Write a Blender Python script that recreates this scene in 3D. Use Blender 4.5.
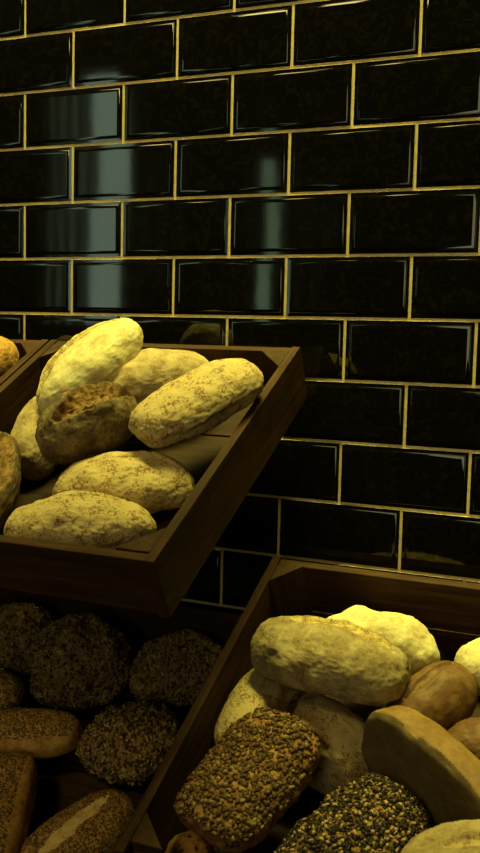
import bpy, bmesh, math, random
import numpy as np
from mathutils import Vector, Matrix, noise

for o in list(bpy.data.objects):
    bpy.data.objects.remove(o)
SC = bpy.context.scene
COL = SC.collection

# ------------------------------------------------------------------ camera
cam_d = bpy.data.cameras.new('camera')
cam = bpy.data.objects.new('camera', cam_d)
COL.objects.link(cam)
right = Vector((0.911457, 0.410727, 0.023443))
down = Vector((0.060770, -0.078060, -0.995095))
fwd = Vector((-0.406882, 0.908411, -0.096108))
M = Matrix((right, -down, -fwd)).transposed().to_4x4()
M.translation = Vector((1.07503, -1.44790, 1.49656))
cam.matrix_world = M
cam_d.sensor_fit = 'VERTICAL'
cam_d.sensor_height = 24.0
cam_d.lens = 24.0 * 978.88 / 853.0
cam_d.clip_start = 0.02
cam_d.dof.use_dof = True
cam_d.dof.focus_distance = 1.5
cam_d.dof.aperture_fstop = 5.6
SC.camera = cam

# ------------------------------------------------------------------ world, light, exposure
W = bpy.data.worlds.new('sky')
SC.world = W
W.use_nodes = True
bg = W.node_tree.nodes['Background']
bg.inputs[0].default_value = (0.50, 0.66, 0.47, 1)
bg.inputs[1].default_value = 4.6

def area(name, loc, target, sx, sy, power, color, spread=180):
    d = bpy.data.lights.new(name, 'AREA')
    d.shape = 'RECTANGLE'; d.size = sx; d.size_y = sy
    d.energy = power; d.color = color; d.spread = math.radians(spread)
    o = bpy.data.objects.new(name, d)
    o.location = loc
    o.rotation_euler = (Vector(target) - Vector(loc)).to_track_quat('-Z', 'Y').to_euler()
    COL.objects.link(o)
    return o

area('wall_washer_light', (0.55, -0.20, 3.2), (0.55, -0.03, 1.5), 1.7, 0.22, 11.5, (1.0, 0.95, 0.20), 42)
area('room_light', (-0.4, -2.6, 3.45), (0.45, -0.3, 1.1), 0.5, 0.5, 18.0, (1.0, 0.77, 0.25))
area('window_daylight', (0.75, -4.98, 2.0), (0.75, 0, 1.7), 1.2, 2.0, 20.0, (0.97, 0.90, 0.42))  # unseen fill added inside the front wall to brighten the crates

SC.view_settings.view_transform = 'Standard'
SC.view_settings.look = 'None'
SC.view_settings.gamma = 1.0
SC.view_settings.use_curve_mapping = False
SC.view_settings.exposure = 0.0

# ------------------------------------------------------------------ helpers
def tag(o, label=None, cat=None, group=None, kind=None):
    if label: o['label'] = label
    if cat: o['category'] = cat
    if group: o['group'] = group
    if kind: o['kind'] = kind
    return o

def link_mesh(name, verts, faces, mats, parent=None, smooth=False, midx=None):
    me = bpy.data.meshes.new(name)
    me.from_pydata([tuple(v) for v in verts], [], [tuple(f) for f in faces])
    for m in (mats if isinstance(mats, (list, tuple)) else [mats]):
        me.materials.append(m)
    if midx is not None:
        me.polygons.foreach_set('material_index', np.asarray(midx, dtype=np.int32))
    if smooth:
        me.polygons.foreach_set('use_smooth', [True] * len(me.polygons))
    me.update()
    o = bpy.data.objects.new(name, me)
    COL.objects.link(o)
    if parent: o.parent = parent
    return o

def box_vf(a, b):
    x0, y0, z0 = a; x1, y1, z1 = b
    v = [(x0,y0,z0),(x1,y0,z0),(x1,y1,z0),(x0,y1,z0),(x0,y0,z1),(x1,y0,z1),(x1,y1,z1),(x0,y1,z1)]
    f = [(0,3,2,1),(4,5,6,7),(0,1,5,4),(1,2,6,5),(2,3,7,6),(3,0,4,7)]
    return v, f

def boxes(name, lst, mat, parent=None, bevel=0.0, smooth=False):
    V = []; F = []
    for a, b in lst:
        v, f = box_vf(a, b)
        n = len(V); V += v; F += [tuple(i + n for i in q) for q in f]
    o = link_mesh(name, V, F, mat, parent)
    if bevel:
        m = o.modifiers.new('bevel', 'BEVEL'); m.width = bevel; m.segments = 2; m.limit_method = 'ANGLE'
    return o

def empty(name, M4):
    o = bpy.data.objects.new(name, None)
    o.empty_display_size = 0.05
    COL.objects.link(o)
    o.matrix_world = M4
    return o

# ------------------------------------------------------------------ materials
def newmat(name):
    m = bpy.data.materials.new(name); m.use_nodes = True
    nt = m.node_tree
    return m, nt, nt.nodes['Principled BSDF']

def N(nt, typ, **kw):
    n = nt.nodes.new(typ)
    for k, v in kw.items():
        setattr(n, k, v)
    return n

def noise_node(nt, coord, scale, detail=4, rough=0.6, dist=0.0):
    n = N(nt, 'ShaderNodeTexNoise')
    n.inputs['Scale'].default_value = scale
    n.inputs['Detail'].default_value = detail
    n.inputs['Roughness'].default_value = rough
    n.inputs['Distortion'].default_value = dist
    nt.links.new(coord, n.inputs['Vector'])
    return n.outputs['Fac']

def ramp(nt, fac, stops):
    r = N(nt, 'ShaderNodeValToRGB')
    e = r.color_ramp.elements
    while len(e) < len(stops): e.new(0.5)
    for el, (p, c) in zip(e, stops):
        el.position = p
        el.color = (*c, 1) if len(c) == 3 else c
    nt.links.new(fac, r.inputs[0])
    return r.outputs['Color']

def mixc(nt, fac, a, b):
    m = N(nt, 'ShaderNodeMix', data_type='RGBA')
    nt.links.new(fac, m.inputs[0])
    for s, i in ((a, 6), (b, 7)):
        if isinstance(s, tuple): m.inputs[i].default_value = (*s, 1)
        else: nt.links.new(s, m.inputs[i])
    return m.outputs[2]

def bump(nt, bsdf, h, strength, dist, prev=None):
    b = N(nt, 'ShaderNodeBump')
    b.inputs['Strength'].default_value = strength
    b.inputs['Distance'].default_value = dist
    nt.links.new(h, b.inputs['Height'])
    if prev: nt.links.new(prev, b.inputs['Normal'])
    nt.links.new(b.outputs[0], bsdf.inputs['Normal'])
    return b.outputs[0]

def objcoord(nt):
    return N(nt, 'ShaderNodeTexCoord').outputs['Object']

def wood_mat(name, c0, c1, c2, axis=0):
    m, nt, b = newmat(name)
    co = objcoord(nt)
    mp = N(nt, 'ShaderNodeMapping')
    s = [1.0, 1.0, 1.0]; s = [9.0, 9.0, 9.0]; s[axis] = 0.6
    mp.inputs['Scale'].default_value = s
    nt.links.new(co, mp.inputs[0])
    g = noise_node(nt, mp.outputs[0], 9.0, 8, 0.65, 0.8)
    g2 = noise_node(nt, co, 14.0, 3, 0.5)
    col = ramp(nt, g, [(0.3, c0), (0.52, c1), (0.72, c2)])
    dirt = ramp(nt, g2, [(0.35, (0.45, 0.42, 0.38)), (0.65, (1, 1, 1))])
    mm = N(nt, 'ShaderNodeMix', data_type='RGBA', blend_type='MULTIPLY')
    mm.inputs[0].default_value = 0.7
    nt.links.new(col, mm.inputs[6]); nt.links.new(dirt, mm.inputs[7])
    nt.links.new(mm.outputs[2], b.inputs['Base Color'])
    b.inputs['Roughness'].default_value = 0.7
    b.inputs['Specular IOR Level'].default_value = 0.15
    bump(nt, b, g, 0.5, 0.0012)
    return m

WOOD = {a: wood_mat('dark stained pine %d' % a, (0.022, 0.009, 0.0035), (0.048, 0.021, 0.0075), (0.088, 0.041, 0.015), a) for a in (0, 1, 2)}

FLOORWOOD = wood_mat('worn crate floor pine', (0.014, 0.006, 0.0025), (0.032, 0.014, 0.005), (0.058, 0.028, 0.010), 0)  # darker copy of the crate wood; shade under the loaves put into colour

def crust_mat(name, dark, mid, light, thr=0.5, patch=38, speck=330, speck_amt=0.5, rough=0.8, bumpd=0.0012):
    """dark/mid: crust browns, light: flour dusted on it; thr: how much flour."""
    m, nt, b = newmat(name)
    co = objcoord(nt)
    n1 = noise_node(nt, co, patch, 5, 0.6, 0.3)
    n2 = noise_node(nt, co, speck, 3, 0.7)
    n3 = noise_node(nt, co, patch * 3.2, 4, 0.7)
    base = ramp(nt, n3, [(0.34, dark), (0.62, mid)])
    a = N(nt, 'ShaderNodeMath', operation='MULTIPLY'); a.inputs[1].default_value = speck_amt
    nt.links.new(n2, a.inputs[0])
    s = N(nt, 'ShaderNodeMath', operation='ADD')
    nt.links.new(a.outputs[0], s.inputs[0]); nt.links.new(n1, s.inputs[1])
    k = 0.5 * speck_amt + thr
    f = ramp(nt, s.outputs[0], [(max(0, k - 0.15), (0, 0, 0)), (min(1, k + 0.17), (1, 1, 1))])
    col = mixc(nt, f, base, light)
    nt.links.new(col, b.inputs['Base Color'])
    b.inputs['Roughness'].default_value = rough
    b.inputs['Specular IOR Level'].default_value = 0.3
    p = bump(nt, b, n3, 0.6, bumpd)
    bump(nt, b, n2, 0.55, bumpd * 0.6, p)
    return m

MT = {
 'pale': crust_mat('floury pale crust', (0.15, 0.088, 0.034), (0.26, 0.17, 0.07), (0.41, 0.32, 0.17), 0.47),
 'flour': crust_mat('thickly floured crust', (0.16, 0.085, 0.028), (0.27, 0.165, 0.06), (0.46, 0.35, 0.165), 0.53, 65, 300, 1.1, 0.8, 0.0011),
 'white': crust_mat('white bread crust', (0.36, 0.25, 0.095), (0.50, 0.40, 0.19), (0.62, 0.56, 0.33), 0.46),
 'golden': crust_mat('golden floured crust', (0.17, 0.095, 0.03), (0.33, 0.20, 0.07), (0.50, 0.38, 0.17), 0.53, 65, 280, 1.1, 0.8, 0.0012),
 'rye': crust_mat('dark rye crust', (0.045, 0.028, 0.014), (0.12, 0.075, 0.033), (0.24, 0.175, 0.09), 0.58, 40, 300, 0.6),
 'smooth': crust_mat('smooth brown crust', (0.15, 0.078, 0.026), (0.23, 0.125, 0.042), (0.32, 0.21, 0.085), 0.60, 22, 420, 0.3, 0.62, 0.0005),
 'brown': crust_mat('deep brown crust', (0.085, 0.038, 0.013), (0.14, 0.068, 0.022), (0.22, 0.13, 0.05), 0.62, 22, 420, 0.3, 0.6, 0.0005),
 'base': crust_mat('greyish underside crust', (0.065, 0.042, 0.018), (0.095, 0.062, 0.026), (0.14, 0.10, 0.045), 0.6, 30, 380, 0.4, 0.75, 0.0006),
 'toasted': crust_mat('toasted brown roll crust', (0.09, 0.036, 0.011), (0.19, 0.082, 0.022), (0.28, 0.15, 0.05), 0.62, 60, 300, 0.7, 0.8, 0.002),
 'tan': crust_mat('dusty tan crust', (0.11, 0.062, 0.024), (0.20, 0.13, 0.056), (0.34, 0.27, 0.14), 0.47),
 'seeded': crust_mat('brown crust under seeds', (0.10, 0.055, 0.022), (0.24, 0.13, 0.05), (0.34, 0.22, 0.09), 0.64, 60, 300, 0.7),
 'orange': crust_mat('orange baked crust', (0.26, 0.12, 0.030), (0.46, 0.24, 0.058), (0.56, 0.34, 0.11), 0.62, 40, 300, 0.5),
 'burnt': crust_mat('burnt torn crust', (0.02, 0.012, 0.007), (0.10, 0.055, 0.02), (0.26, 0.15, 0.06), 0.56, 110, 500, 0.8, 0.85, 0.002),
 'spotted': crust_mat('yellow split with brown spots', (0.06, 0.035, 0.012), (0.36, 0.24, 0.075), (0.56, 0.43, 0.18), 0.55, 90, 400, 0.6, 0.8, 0.0015),
 'crumb': crust_mat('toasted open crumb', (0.018, 0.009, 0.004), (0.13, 0.065, 0.02), (0.30, 0.17, 0.05), 0.5, 120, 500, 0.6, 0.85, 0.002),
 'score': crust_mat('pale split dough', (0.34, 0.18, 0.05), (0.66, 0.42, 0.13), (0.80, 0.58, 0.24), 0.5, 70, 400, 0.5),
}

def seed_mat(name, c, rough=0.5):
    m, nt, b = newmat(name)
    co = objcoord(nt)
    n = noise_node(nt, co, 150, 2)
    col = ramp(nt, n, [(0.35, tuple(x * 0.55 for x in c)), (0.7, tuple(min(1, x * 1.3) for x in c))])
    nt.links.new(col, b.inputs['Base Color'])
    b.inputs['Roughness'].default_value = rough
    b.inputs['Specular IOR Level'].default_value = 0.25
    return m

SEED = {
 'dark': seed_mat('dark linseed', (0.055, 0.034, 0.014), 0.45),
 'poppy': seed_mat('grey poppy seed', (0.12, 0.085, 0.032), 0.6),
 'sesame': seed_mat('sesame seed', (0.34, 0.22, 0.085), 0.45),
 'tan': seed_mat('sunflower seed', (0.19, 0.12, 0.042), 0.55),
 'flake': seed_mat('rye flake', (0.24, 0.16, 0.06), 0.5),
 'black': seed_mat('black sesame seed', (0.014, 0.008, 0.004), 0.5),
 'olive': seed_mat('pumpkin seed', (0.080, 0.038, 0.010), 0.6),
}

# ------------------------------------------------------------------ room shell
RX0, RX1, RY0, RZ1 = -4.4, 2.8, -5.0, 3.7

def tile_mats():
    m, nt, b = newmat('black glazed tile')
    co = objcoord(nt)
    n1 = noise_node(nt, co, 55, 6, 0.72, 1.6)
    n2 = noise_node(nt, co, 5.0, 3, 0.5)
    c = ramp(nt, n1, [(0.50, (0.0035, 0.0032, 0.002)), (0.62, (0.009, 0.007, 0.0035)), (0.70, (0.004, 0.0035, 0.002))])
    nt.links.new(c, b.inputs['Base Color'])
    b.inputs['IOR'].default_value = 1.5
    r = N(nt, 'ShaderNodeMapRange'); r.inputs['To Min'].default_value = 0.02; r.inputs['To Max'].default_value = 0.07
    nt.links.new(n2, r.inputs['Value']); nt.links.new(r.outputs[0], b.inputs['Roughness'])
    n3 = noise_node(nt, co, 16, 2, 0.4)
    bump(nt, b, n3, 0.10, 0.0006)
    g, nt, b = newmat('tan cement grout')
    co = objcoord(nt)
    n = noise_node(nt, co, 30, 5, 0.7)
    nt.links.new(ramp(nt, n, [(0.3, (0.52, 0.42, 0.24)), (0.7, (0.74, 0.62, 0.38))]), b.inputs['Base Color'])
    b.inputs['Roughness'].default_value = 0.9
    return m, g

TILE, GROUT = tile_mats()
TW, TH = 0.2, 0.2 / 2.08745
ZR = 2.0           # a grout line runs at this height

def build_tile_wall():
    rnd = random.Random(5)
    V = []; F = []; MI = []; SM = []
    v, f = box_vf((RX0, 0.0, 0.0), (RX1, 0.12, RZ1))
    V += v; F += f; MI += [1] * 6
    g = 0.0017
    rings = [(g, 0.002), (g + 0.0006, -0.0010), (g + 0.0055, -0.0011), (g + 0.0060, -0.0014), (g + 0.0074, -0.0017), (g + 0.0105, -0.0019)]
    r0 = -int(ZR / TH) ; r1 = int((RZ1 - ZR) / TH) + 1
    for r in range(r0, r1):
        z0 = ZR + r * TH; z1 = z0 + TH
        if z0 < 0.0 or z1 > RZ1: continue
        off = 0.0 if r % 2 == 0 else 0.5
        c = math.floor(RX0 / TW)
        while (c + off) * TW < RX1:
            x0 = (c + off) * TW; x1 = x0 + TW
            c += 1
            if x0 < RX0: x0 = RX0
            if x1 > RX1: x1 = RX1
            if x1 - x0 < 0.04: continue
            ta = rnd.gauss(0, 0.004); tb = rnd.gauss(0, 0.004)
            cx = (x0 + x1) / 2; cz = (z0 + z1) / 2
            n = len(V)
            for ins, dy in rings:
                for (x, z) in ((x0 + ins, z0 + ins), (x1 - ins, z0 + ins), (x1 - ins, z1 - ins), (x0 + ins, z1 - ins)):
                    y = dy + ((x - cx) * ta + (z - cz) * tb if dy < 0 else 0)
                    V.append((x, y, z))
            for k in range(len(rings) - 1):
                for j in range(4):
                    a = n + 4 * k + j; b = n + 4 * k + (j + 1) % 4
                    F.append((a, b, b + 4, a + 4)); MI.append(0 if k else 1)
                    if k > 1: SM.append(len(F) - 1)
            t = len(V); V += V[-4:]
            F.append((t, t + 1, t + 2, t + 3)); MI.append(0)
    o = link_mesh('wall_back', V, F, [TILE, GROUT], midx=MI)
    for i in SM: o.data.polygons[i].use_smooth = True
    tag(o, 'black glazed bevelled brick tiles with tan grout', kind='structure')
    return o
build_tile_wall()

def flat_mat(name, c, rough=0.8, scale=12):
    m, nt, b = newmat(name)
    n = noise_node(nt, objcoord(nt), scale, 4)
    nt.links.new(ramp(nt, n, [(0.3, tuple(x * 0.8 for x in c)), (0.7, c)]), b.inputs['Base Color'])
    b.inputs['Roughness'].default_value = rough
    return m

PAINT = flat_mat('dark brown wall paint', (0.035, 0.026, 0.018))
CEIL = flat_mat('dark ceiling paint', (0.03, 0.026, 0.02))
FLOORM = flat_mat('dark stone floor', (0.05, 0.042, 0.032), 0.6, 5)
METAL = flat_mat('black powder coated steel', (0.006, 0.005, 0.004), 0.75, 60)
FRAMEM = flat_mat('dark window frame paint', (0.03, 0.03, 0.025), 0.5)

def shell(name, lst, mat): return tag(boxes(name, lst, mat), kind='structure')
shell('floor', [((RX0, RY0, -0.1), (RX1, 0, 0))], FLOORM)
shell('ceiling', [((RX0, RY0, RZ1), (RX1, 0, RZ1 + 0.1))], CEIL)
shell('wall_left', [((RX0 - 0.1, RY0, 0), (RX0, 0, RZ1))], PAINT)
shell('wall_right', [((RX1, RY0, 0), (RX1 + 0.1, 0, RZ1))], PAINT)
wins = [(-3.60, -2.80, 1.47, 3.45), (-2.74, -2.28, 1.75, 2.9), (-1.76, -1.58, 1.50, 2.75), (-1.50, -1.15, 1.60, 2.6), (0.12, 1.38, 0.95, 3.05)]  # last window is invented, outside the tile reflections, to go with the fill
wl = []
xs = RX0
for (a, b, c, d) in wins:
    wl.append(((xs, RY0 - 0.12, 0), (a, RY0, RZ1)))
    wl.append(((a, RY0 - 0.12, 0), (b, RY0, c)))
    wl.append(((a, RY0 - 0.12, d), (b, RY0, RZ1)))
    xs = b
wl.append(((xs, RY0 - 0.12, 0), (RX1, RY0, RZ1)))
shell('wall_front', wl, PAINT)

def glass(name, tint):
    m = bpy.data.materials.new(name); m.use_nodes = True
    nt = m.node_tree; nt.nodes.clear()
    out = N(nt, 'ShaderNodeOutputMaterial'); mx = N(nt, 'ShaderNodeMixShader')
    t = N(nt, 'ShaderNodeBsdfTransparent'); g = N(nt, 'ShaderNodeBsdfGlossy')
    t.inputs[0].default_value = (*tint, 1); g.inputs['Roughness'].default_value = 0.03
    mx.inputs[0].default_value = 0.06
    nt.links.new(t.outputs[0], mx.inputs[1]); nt.links.new(g.outputs[0], mx.inputs[2])
    nt.links.new(mx.outputs[0], out.inputs[0])
    return m
GL = [glass('clear window glass', (0.95, 0.97, 0.95)), glass('grey tinted glass', (0.48, 0.50, 0.45)), glass('dark tinted glass', (0.10, 0.11, 0.10)), glass('smoky glass', (0.75, 0.8, 0.72))]
bars = [[0.08, 0.17, 0.27, 0.38, 0.455], [0.16, 0.30], [], [0.18], [0.63]]
for i, (a, b, c, d) in enumerate(wins):
    y0, y1 = RY0 - 0.09, RY0 - 0.03
    t = 0.03
    L = [((a, y0, c), (a + t, y1, d)), ((b - t, y0, c), (b, y1, d)), ((a, y0, c), (b, y1, c + t)), ((a, y0, d - t), (b, y1, d))]
    for q in bars[i]: L.append(((a + q - 0.012, y0, c), (a + q + 0.012, y1, d)))
    fr = boxes('window_%d' % (i + 1), L, FRAMEM)
    tag(fr, kind='structure')
    if i == 0:
        boxes('pane', [((a + t, RY0 - 0.065, c + t), (a + 0.443, RY0 - 0.059, d - t))], GL[1], fr)
        boxes('pane', [((a + 0.467, RY0 - 0.065, c + t), (b - t, RY0 - 0.059, d - t))], GL[0], fr)
    else:
        boxes('pane', [((a + t, RY0 - 0.065, c + t), (b - t, RY0 - 0.059, d - t))], GL[{1: 2, 2: 3, 3: 2, 4: 2}[i]], fr)

# ------------------------------------------------------------------ crates
TILT = 0.4934
def frame(yb, zb):
    """crate frame: x along the wall, y up the slope (0 = back), z off the top plane."""
    return Matrix.Translation((0, yb, zb)) @ Matrix.Rotation(TILT, 4, 'X')
FR = {'U': frame(-0.0565, ZR - 0.5233), 'R': frame(-0.0551, ZR - 0.8496), 'L': frame(-0.055, ZR - 0.95)}

def crate(key, u0, u1, d, h, label, group, slats=1, front_drop=0.0, post=0.036):
    t = 0.013
    base = FR[key] @ Matrix.Translation(((u0 + u1) / 2, -d / 2, -h))
    root = empty('bread_crate', base)
    tag(root, label, 'crate', 'slanted wooden bread crates')
    hw = (u1 - u0) / 2; hd = d / 2
    for s in (-1, 1):
        a, b = sorted((s * hw, s * (hw - t)))
        boxes('side_panel', [((a, -hd, 0), (b, hd, h))], WOOD[1], root, 0.0013)
    boxes('front_panel', [((-hw + t + .0005, -hd + 0.003, 0.004), (hw - t - .0005, -hd + 0.003 + t, h - 0.003 - front_drop))], WOOD[0], root, 0.0013)
    if slats == 1:
        boxes('back_panel', [((-hw + t + .0005, hd - t, 0.003), (hw - t - .0005, hd, h - 0.002))], WOOD[0], root, 0.0013)
    else:
        e = h * 0.46
        boxes('back_slat', [((-hw + t + .0005, hd - t, e), (hw - t - .0005, hd, h - 0.004))], WOOD[0], root, 0.0015)
        boxes('back_slat', [((-hw + t + .0005, hd - t, 0.004), (hw - t - .0005, hd, e - 0.009))], WOOD[0], root, 0.0015)
    nb = 4
    w = (d - 2 * t - 0.014) / nb
    for k in range(nb):
        y0 = -hd + 0.003 + t + 0.002 + k * w
        boxes('floor_board', [((-hw + t + .0005, y0, 0.002), (hw - t - .0005, y0 + w - 0.004, 0.011))], FLOORWOOD, root, 0.001)
    for sx in (-1, 1):
        for sy in (-1, 1):
            x = sx * (hw - t - .0006)
            y = (-hd + 0.0165) if sy < 0 else (hd - t - .0005)
            tri = [(x, y), (x - sx * post, y), (x, y - sy * post)]
            zt = h - 0.0008
            V = [(p[0], p[1], 0.0115) for p in tri] + [(p[0], p[1], zt) for p in tri]
            F = [(0, 1, 2), (3, 4, 5), (0, 1, 4, 3), (1, 2, 5, 4), (2, 0, 3, 5)]
            o = link_mesh('corner_post', V, F, WOOD[2], root)
            bm = bmesh.new(); bm.from_mesh(o.data); bmesh.ops.recalc_face_normals(bm, faces=bm.faces); bm.to_mesh(o.data); bm.free()
            m = o.modifiers.new('bevel', 'BEVEL'); m.width = 0.001; m.segments = 2
    return root

crate('U', 0.0965, 0.5485, 0.5055, 0.0875, 'shallow dark wooden crate holding eight mostly pale loaves, in the upper row', None, post=0.046)
crate('U', -0.365, 0.0915, 0.5055, 0.0875, 'dark wooden crate at the left edge of the picture, beside the pale loaves', None)
crate('R', 0.513, 1.010, 0.53, 0.175, 'dark wooden crate at the lower right, holding the largest pile of mixed loaves', None, 2, 0.012, 0.042)
crate('L', 0.0, 0.505, 0.53, 0.115, 'dark wooden crate at the lower left, holding the dark seed-covered loaves', None, 1)

# black steel brackets that carry the crates on the wall
def bracket(key, u, d, h, w, label):
    o_l = FR[key] @ Vector((u, -d * 0.80, -h - 0.001))
    o_h = FR[key] @ Vector((u, -0.001, -h - 0.001))
    root = empty('wall_bracket', Matrix.Translation((u, -0.0, o_l.z - 0.16)))
    tag(root, label, 'bracket', 'steel arms carrying the crates')
    zr = o_l.z - 0.16
    # sloping arm
    pts = [(o_h.y, o_h.z - zr), (o_l.y, o_l.z - zr), (o_l.y, o_l.z - 0.014 - zr), (o_h.y, o_h.z - 0.014 - zr)]
    V = [(-w / 2, y, z) for y, z in pts] + [(w / 2, y, z) for y, z in pts]
    F = [(0, 1, 2, 3), (7, 6, 5, 4), (0, 4, 5, 1), (1, 5, 6, 2), (2, 6, 7, 3), (3, 7, 4, 0)]
    link_mesh('arm', V, F, METAL, root)
    boxes('wall_plate', [((-w / 2, -0.012, 0.0), (w / 2, -0.0052, o_h.z - zr - 0.02))], METAL, root)
    y0, z0 = o_l.y * 0.75, (o_l.z + (o_h.z - o_l.z) * 0.27) - 0.012 - zr
    pts = [(-0.012, 0.0), (-0.012, 0.02), (y0, z0), (y0, z0 - 0.02)]
    V = [(-w / 4, y, z) for y, z in pts] + [(w / 4, y, z) for y, z in pts]
    link_mesh('brace', V, F, METAL, root)

for key, u, d, h, lab in (
        ('U', 0.17, 0.5055, 0.0875, 'black steel arm on the wall under the left half of the crate of pale loaves'),
        ('U', 0.33, 0.5055, 0.0875, 'black steel arm on the wall under the right half of the crate of pale loaves'),
        ('U', -0.15, 0.5055, 0.0875, 'black steel arm on the wall under the crate at the left edge'),
        ('L', 0.12, 0.53, 0.115, 'black steel arm under the left half of the crate of dark seeded loaves'),
        ('L', 0.38, 0.53, 0.115, 'black steel arm under the right half of the crate of dark seeded loaves'),
        ('R', 0.64, 0.53, 0.175, 'black steel arm under the left half of the lower right crate'),
        ('R', 0.89, 0.53, 0.175, 'black steel arm under the right half of the lower right crate')):
    bracket(key, u, d, h, 0.03, lab)

# ------------------------------------------------------------------ loaves
_b = bmesh.new(); bmesh.ops.create_icosphere(_b, subdivisions=6, radius=1.0)
_b.verts.ensure_lookup_table()
ICO_V = np.array([v.co[:] for v in _b.verts]); ICO_F = np.array([[v.index for v in f.verts] for f in _b.faces]); _b.free()
_b = bmesh.new(); bmesh.ops.create_icosphere(_b, subdivisions=1, radius=1.0)
SV = np.array([v.co[:] for v in _b.verts]); SF = np.array([[v.index for v in f.verts] for f in _b.faces]); _b.free()

def vnormals(P, F):
    n = np.cross(P[F[:, 1]] - P[F[:, 0]], P[F[:, 2]] - P[F[:, 0]])
    out = np.zeros_like(P)
    for k in range(3): np.add.at(out, F[:, k], n)
    return out / (np.linalg.norm(out, axis=1, keepdims=True) + 1e-12)

def fbm(P, scale, seed, octaves=4, H=0.8):
    off = Vector((seed * 3.17 + 11, seed * 1.31 - 4, seed * 2.53))
    return np.array([noise.fractal(Vector(p) * scale + off, H, 2.0, octaves) for p in P])

def seg_dist(x, y, line):
    best = np.full(x.shape, 1e9); side = np.zeros(x.shape); along = np.zeros(x.shape)
    n = len(line) - 1
    for i in range(n):
        ax, ay = line[i]; bx, by = line[i + 1]
        dx, dy = bx - ax, by - ay
        L2 = dx * dx + dy * dy
        t = np.clip(((x - ax) * dx + (y - ay) * dy) / L2, 0, 1)
        d = np.hypot(x - ax - t * dx, y - ay - t * dy)
        s = np.sign(dx * (y - ay) - dy * (x - ax))
        m = d < best
        best = np.where(m, d, best); side = np.where(m, s, side); along = np.where(m, (i + t) / n, along)
    return best, side, along

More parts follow.
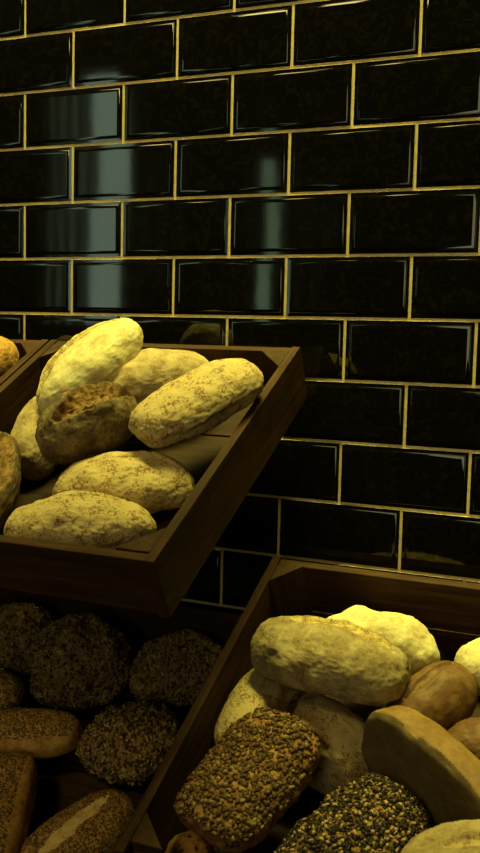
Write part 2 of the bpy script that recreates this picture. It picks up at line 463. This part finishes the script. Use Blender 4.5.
def loaf(key, name, pos, yaw, pitch, roll, L, Wd, H, mat, label, cat='bread', group=None,
         n=2.4, m=2.2, flat=0.55, bend=0.0, taper=0.0, lump=0.004, rough=0.0012, seed=1,
         cuts=(), seeds=None, ledge=None, bare=None, split_name='split', sag=0.0):
    """one loaf in its crate's frame.  cuts: (line in half-size units, half width m, depth m, lip m, material, part name)"""
    mw = FR[key] @ Matrix.Translation(pos) @ Matrix.Rotation(math.radians(yaw), 4, 'Z') @ \
        Matrix.Rotation(-math.radians(pitch), 4, 'Y') @ Matrix.Rotation(math.radians(roll), 4, 'X')
    D = ICO_V; F = ICO_F
    q = (np.abs(D[:, 1]) ** m + np.abs(D[:, 2]) ** m) ** (1 / m)
    r = (np.abs(D[:, 0]) ** n + q ** n) ** (-1 / n)
    P = D * r[:, None]
    z = P[:, 2]
    lo = -2 * flat + 1.0 if False else -flat
    P[:, 2] = np.where(z < 0, lo * np.tanh(np.abs(z) / flat * 1.15) / math.tanh(1.15 / flat), z)
    s = P[:, 0].copy()
    P[:, 1] *= 1 + taper * s; P[:, 2] *= 1 + taper * 0.6 * s
    P[:, 1] += bend * s * s
    P[:, 2] -= sag * s * s
    U = P.copy()
    P = P * np.array([L / 2, Wd / 2, H / 2])
    nr = vnormals(P, F)
    P += nr * (fbm(P, 14, seed, 2)[:, None] * lump + fbm(P, 45, seed + 7, 4)[:, None] * rough * 1.3 + fbm(P, 210, seed + 3, 3, 0.6)[:, None] * rough * 0.55)
    if ledge:
        z0, amt = ledge
        zz = U[:, 2] - z0 - 0.10 * fbm(U, 2.2, seed + 50, 3)
        st = 1 / (1 + np.exp(-zz / 0.035)) * np.exp(-np.maximum(zz, 0) / 0.45)
        rad = nr.copy(); rad[:, 2] *= 0.3
        P += rad * (st * amt)[:, None]
    masks = []
    for (line, w, dep, lip, cm, pname) in cuts:
        ln = [(a * L / 2, b * Wd / 2) for a, b in line]
        jit = fbm(U, 3.5, seed + 20, 3)
        d, side, al = seg_dist(P[:, 0], P[:, 1], ln)
        env = np.clip(np.sin(np.clip(al, 0.03, 0.97) * math.pi), 0, 1) ** 0.45
        ww = w * env * (1 + 0.45 * jit)
        k = np.clip(1 - (d / np.maximum(ww, 1e-5)) ** 2, 0, 1) * (nr[:, 2] > 0.0)
        ins = fbm(P, 130, seed + 31, 3)
        P -= nr * (k ** 0.6 * dep * (1 + 0.25 * ins))[:, None]
        lk = np.exp(-((d - ww * 1.12) / (0.35 * w)) ** 2) * (nr[:, 2] > 0.0) * env
        P += nr * (lk * lip * np.where(side > 0, 1.0, 0.45))[:, None]
        masks.append((k > 0.02, cm, pname))
    N2 = vnormals(P, F)
    root_needed = len(masks) > 0 or seeds
    fm = np.full(len(F), -1)
    for i, (mk, cm, pn) in enumerate(masks):
        fm[mk[F].sum(axis=1) >= 2] = i
    if bare:
        bv = bare[0](U, N2)
        bv = bv[F].sum(axis=1) >= 2
        fm[(fm < 0) & bv] = 90
    def sub(sel, nm, mm, parent):
        f = F[sel]; idx, inv = np.unique(f, return_inverse=True)
        o = link_mesh(nm, P[idx], inv.reshape(f.shape), mm, parent, smooth=True)
        me = o.data
        me.normals_split_custom_set_from_vertices([tuple(v) for v in N2[idx]])
        return o
    body = sub(fm == -1, name, MT[mat], None)
    body.matrix_world = mw
    group = {'U': 'loaves in the upper crate', 'L': 'dark seeded loaves in the lower left crate', 'R': 'plain loaves in the lower right crate'}[key] if name != 'seeded_roll' else {'L': 'seeded rolls in the lower left crate', 'R': 'seeded rolls in the lower right crate'}[key]
    tag(body, label, cat, group)
    for i, (mk, cm, pn) in enumerate(masks):
        if (fm == i).any():
            o = sub(fm == i, pn, MT[cm], body)
    if bare:
        sub(fm == 90, bare[2], MT[bare[1]], body)
    if seeds:
        cnt, size, mats, region = seeds
        rnd = np.random.default_rng(seed * 13 + 5)
        tri = P[F]; ar = np.linalg.norm(np.cross(tri[:, 1] - tri[:, 0], tri[:, 2] - tri[:, 0]), axis=1)
        ok = region(U, N2)[F].sum(axis=1) >= 3
        ar = ar * ok * (fm == -1)
        pick = rnd.choice(len(F), size=cnt, p=ar / ar.sum())
        bary = rnd.dirichlet((1, 1, 1), cnt)
        cpos = (P[F[pick]] * bary[:, :, None]).sum(axis=1)
        nn = N2[F[pick]].mean(axis=1); nn /= np.linalg.norm(nn, axis=1, keepdims=True)
        rv = rnd.normal(size=(cnt, 3)); rv += nn * 0.0
        t1 = np.cross(nn, rv); t1 /= np.linalg.norm(t1, axis=1, keepdims=True)
        t2 = np.cross(nn, t1)
        tl = rnd.normal(0, 0.45, cnt)[:, None]
        t1 = t1 + nn * tl; t1 /= np.linalg.norm(t1, axis=1, keepdims=True)
        n3 = np.cross(t1, t2)
        sc = size * rnd.uniform(0.45, 1.45, cnt)
        vv = (SV[None, :, 0:1] * (t1 * (sc * 1.0)[:, None])[:, None, :] + SV[None, :, 1:2] * (t2 * (sc * 0.6)[:, None])[:, None, :]
              + SV[None, :, 2:3] * (n3 * (sc * 0.42)[:, None])[:, None, :] + (cpos + nn * (sc * 0.22)[:, None])[:, None, :])
        ff = SF[None] + (np.arange(cnt) * len(SV))[:, None, None]
        mi = np.repeat(rnd.integers(0, len(mats), cnt), len(SF))
        o = link_mesh('seed_coating', vv.reshape(-1, 3), ff.reshape(-1, 3), [SEED[s] for s in mats], body, smooth=True, midx=mi)
        tag(o, kind='stuff')
    return body

top = lambda U, n: n[:, 2] > -0.15
allr = lambda U, n: n[:, 2] > -0.6

# ---- upper crate of pale loaves
loaf('U', 'bread_loaf', (0.2660, -0.1400, 0.0330), 66, 14, 0, 0.205, 0.108, 0.085, 'white', 'brightest pale yellow loaf, topmost in the upper crate, its tip rising above the crate',
     n=2.1, seed=1, cuts=[([(-.92, .15), (-.3, .48), (.35, .46), (.82, .15)], 0.011, 0.003, 0.003, 'spotted', 'split')])
loaf('U', 'bread_loaf', (0.3370, -0.1120, -0.0190), 24, 0, -8, 0.205, 0.125, 0.115, 'pale', 'large golden loaf with a grey shaded front, behind the dark split loaf',
     n=2.5, seed=2, lump=.006)
loaf('U', 'bread_loaf', (0.3210, -0.2594, 0.0103), 48, 4, 24, 0.150, 0.092, 0.088, 'rye', 'dark brown loaf with a wide open split across its top',
     n=2.5, seed=3, lump=.005, rough=.0014, cuts=[([(-.45, .02), (.2, .24), (.93, .10)], 0.024, 0.013, 0.007, 'crumb', 'split')])
loaf('U', 'bread_loaf', (0.2086, -0.2281, -0.0383), 100, 14, 0, 0.150, 0.085, 0.085, 'pale', 'rounded pale loaf tucked behind the left end of the dark split loaf',
     n=2.5, seed=4)
loaf('U', 'bread_loaf', (0.2200, -0.3790, -0.0197), 112, 4, 30, 0.205, 0.085, 0.085, 'rye', 'brown loaf cut by the left edge of the picture, its torn side showing open crumb',
     n=2.3, seed=5, cuts=[([(-.75, -.1), (0, -.2), (.75, -.1)], 0.020, 0.008, 0.004, 'crumb', 'split')])
loaf('U', 'bread_loaf', (0.4745, -0.2070, 0.0205), 54, 3, -6, 0.192, 0.100, 0.078, 'flour', 'long floury loaf leaning on the right side of the upper crate',
     n=2.9, m=2.6, seed=6, rough=.0014, ledge=(-.02, .006), cuts=[([(-.7, .3), (0, .15), (.75, .35)], 0.004, 0.0012, 0.001, 'golden', 'crack')])
loaf('U', 'bread_loaf', (0.3994, -0.3239, -0.0459), 13, 0, 0, 0.200, 0.100, 0.084, 'flour', 'floury loaf behind the front one, with a brown ridge towards its right end',
     n=2.1, seed=7, rough=.0014, lump=.006, cuts=[([(.0, .25), (.45, .35), (.85, .15)], 0.006, 0.003, 0.004, 'golden', 'split')])
loaf('U', 'bread_loaf', (0.3892, -0.4258, -0.0361), 13, 0, 0, 0.205, 0.092, 0.084, 'flour', 'front floury loaf lying right behind the front board of the upper crate',
     n=2.1, seed=8, rough=.0014, lump=.006, cuts=[([(-.1, .35), (.3, .42), (.6, .25)], 0.005, 0.003, 0.003, 'golden', 'split')])
loaf('U', 'bread_loaf', (0.0200, -0.1000, 0.0000), 80, 0, 0, 0.15, 0.085, 0.08, 'orange', 'orange brown loaf barely in view at the left edge, in the neighbouring crate', seed=9)

# ---- lower left crate
SD = ['dark', 'flake', 'tan', 'sesame', 'flake', 'dark', 'olive']
loaf('L', 'seeded_loaf', (0.0798, -0.0980, -0.0462), 12, 0, 0, 0.125, 0.125, 0.110, 'seeded', 'dark seeded loaf at the left edge behind the roll with a bare orange side',
     n=2.2, seed=11, lump=.010, rough=.0045, seeds=(1500, .0030, SD, allr))
loaf('L', 'seeded_loaf', (0.2153, -0.1254, -0.0394), 9, 0, 0, 0.155, 0.145, 0.150, 'seeded', 'largest dark seeded loaf, at the back of the lower left crate',
     n=2.2, seed=12, lump=.012, rough=.0045, seeds=(2300, .0030, SD, allr))
loaf('L', 'seeded_loaf', (0.3720, -0.0869, -0.0600), 16, 0, 0, 0.152, 0.125, 0.095, 'seeded', 'dark seeded loaf at the back of the lower left crate, beside the dividing board',
     n=2.2, seed=13, lump=.010, rough=.0045, seeds=(1900, .0030, SD, allr))
loaf('L', 'seeded_loaf', (0.3571, -0.2266, -0.0687), 15, 0, 0, 0.150, 0.125, 0.080, 'seeded', 'brown seeded loaf in the middle of the lower left crate with larger glossy seeds',
     n=2.2, seed=14, lump=.010, rough=.0045, seeds=(1800, .0034, ['dark', 'sesame', 'flake', 'sesame', 'dark', 'olive'], allr))
loaf('L', 'seeded_roll', (0.0861, -0.2091, -0.0522), 13, 0, 20, 0.125, 0.085, 0.075, 'orange', 'roll at the left edge with a bare orange side and seeds on the right',
     n=2.4, seed=15, seeds=(900, .0018, ['poppy', 'tan'], lambda U, n: U[:, 0] > .1))
loaf('L', 'seeded_roll', (0.1942, -0.2715, -0.0465), 14, 0, -4, 0.195, 0.078, 0.070, 'orange', 'long roll with grey seeds on top and a bare orange side, before the dark loaves',
     n=3.0, seed=16, lump=.002, rough=.0006, seeds=(2200, .0015, ['poppy', 'poppy', 'tan'], lambda U, n: (n[:, 2] > .62)))
loaf('L', 'seeded_roll', (0.2455, -0.4008, -0.0433), 112, 0, 8, 0.185, 0.090, 0.062, 'orange', 'squared roll at the lower left corner with grey seeds and a bare orange right edge',
     n=4.0, m=3, seed=17, lump=.002, rough=.0006, seeds=(2600, .0015, ['poppy', 'poppy', 'tan'], lambda U, n: (n[:, 2] > .45) & (U[:, 1] > -.62)))
loaf('L', 'seeded_roll', (0.3675, -0.3983, -0.0642), 58, 0, 0, 0.175, 0.100, 0.070, 'orange', 'grey seeded roll with two bare diagonal scores, nearest the dividing board',
     n=2.3, seed=18, lump=.003, rough=.001, cuts=[([(-.6, .80), (.1, .95)], 0.008, 0.0015, 0.001, 'score', 'score_mark'), ([(-.75, -.25), (0, -0.05), (.7, .2)], 0.010, 0.0015, 0.001, 'score', 'score_mark')],
     seeds=(3000, .0014, ['poppy', 'poppy', 'tan'], lambda U, n: (n[:, 2] > .1)))

# ---- lower right crate
loaf('R', 'bread_loaf', (0.6678, -0.2000, 0.0072), -5, 0, -12, 0.224, 0.102, 0.094, 'tan', 'long pale floury loaf lying on top of the lower right pile',
     n=2.8, seed=21, lump=.006, rough=.0016, cuts=[([(-.5, .30), (.1, .40), (.8, .1)], 0.013, 0.003, 0.003, 'spotted', 'split')])
loaf('R', 'bread_loaf', (0.7029, -0.1096, -0.0434), 2, 0, 0, 0.162, 0.098, 0.088, 'white', 'bright white knobbly loaf behind the pale loaf on top of the pile',
     n=2.2, seed=22, lump=.016)
loaf('R', 'bread_loaf', (0.8050, -0.1960, -0.0470), 60, 0, 0, 0.135, 0.085, 0.090, 'brown', 'smooth dark brown loaf right of the pale loaf, with a crease down its middle',
     n=2.5, seed=23, lump=.004, rough=.0006, cuts=[([(-.6, .15), (0, .1), (.7, .15)], 0.007, 0.004, 0.002, 'brown', 'crease')])
loaf('R', 'bread_loaf', (0.8920, -0.1080, -0.0480), 18, 0, 0, 0.15, 0.085, 0.085, 'white', 'bright pale loaf at the right edge behind the smooth dark brown loaf', seed=24)
loaf('R', 'bread_loaf', (0.9014, -0.2360, -0.0645), 9, 0, 0, 0.15, 0.080, 0.080, 'brown', 'dark brown roll at the right edge above the large smooth loaf', seed=25)
loaf('R', 'bread_loaf', (0.8371, -0.3264, -0.0499), -34, 0, -100, 0.235, 0.150, 0.100, 'smooth', 'large smooth brown loaf tipped to show its flat greyish underside',
     n=3.0, m=2.6, flat=.36, ledge=(-.2, .004), seed=26, lump=.003, rough=.0006, bare=(lambda U, n: n[:, 2] < -.5, 'base', 'underside'))
loaf('R', 'seeded_roll', (0.6199, -0.3780, -0.0277), 76, 0, 0, 0.185, 0.125, 0.060, 'toasted', 'square orange brown roll covered in brown seeds, against the dividing board',
     n=4.0, m=2.6, seed=27, lump=.004, rough=.0016, seeds=(1500, .0040, ['olive', 'olive', 'dark', 'olive', 'tan'], lambda U, n: (n[:, 2] > .25)))
loaf('R', 'seeded_roll', (0.7608, -0.4185, -0.0564), 64, 0, 0, 0.185, 0.120, 0.062, 'burnt', 'dark roll crusted with black and tan seeds, at the bottom centre right',
     n=4.0, m=2.6, seed=28, lump=.004, rough=.0016, seeds=(2600, .0032, ['black', 'sesame', 'black', 'black', 'black'], lambda U, n: (n[:, 2] > .25)))
loaf('R', 'bread_loaf', (0.9051, -0.4469, -0.0030), 22, 0, 0, 0.15, 0.10, 0.085, 'pale', 'pale loaf with a brown split in the bottom right corner of the picture', seed=29,
     cuts=[([(-.3, .1), (.8, .2)], 0.008, 0.003, 0.003, 'golden', 'split')])
loaf('R', 'bread_loaf', (0.5695, -0.2515, -0.0610), 81, 8, 0, 0.150, 0.080, 0.085, 'flour', 'yellow floury loaf beside the dividing board, half hidden by the pale loaf above', seed=30)
loaf('R', 'bread_loaf', (0.6600, -0.2470, -0.1050), -22, 0, 0, 0.190, 0.115, 0.125, 'flour', 'yellowish loaf with a dark crease, under the pale loaf and behind the seeded rolls', seed=31,
     cuts=[([(-.5, .6), (-.3, -.6)], 0.008, 0.004, 0.002, 'burnt', 'crease')])
loaf('R', 'seeded_roll', (0.5577, -0.4620, -0.1000), 15, 0, 0, 0.06, 0.07, 0.06, 'orange', 'small piece of an orange roll at the bottom edge beside the dividing board', seed=32,
     seeds=(60, .0028, ['dark'], top))
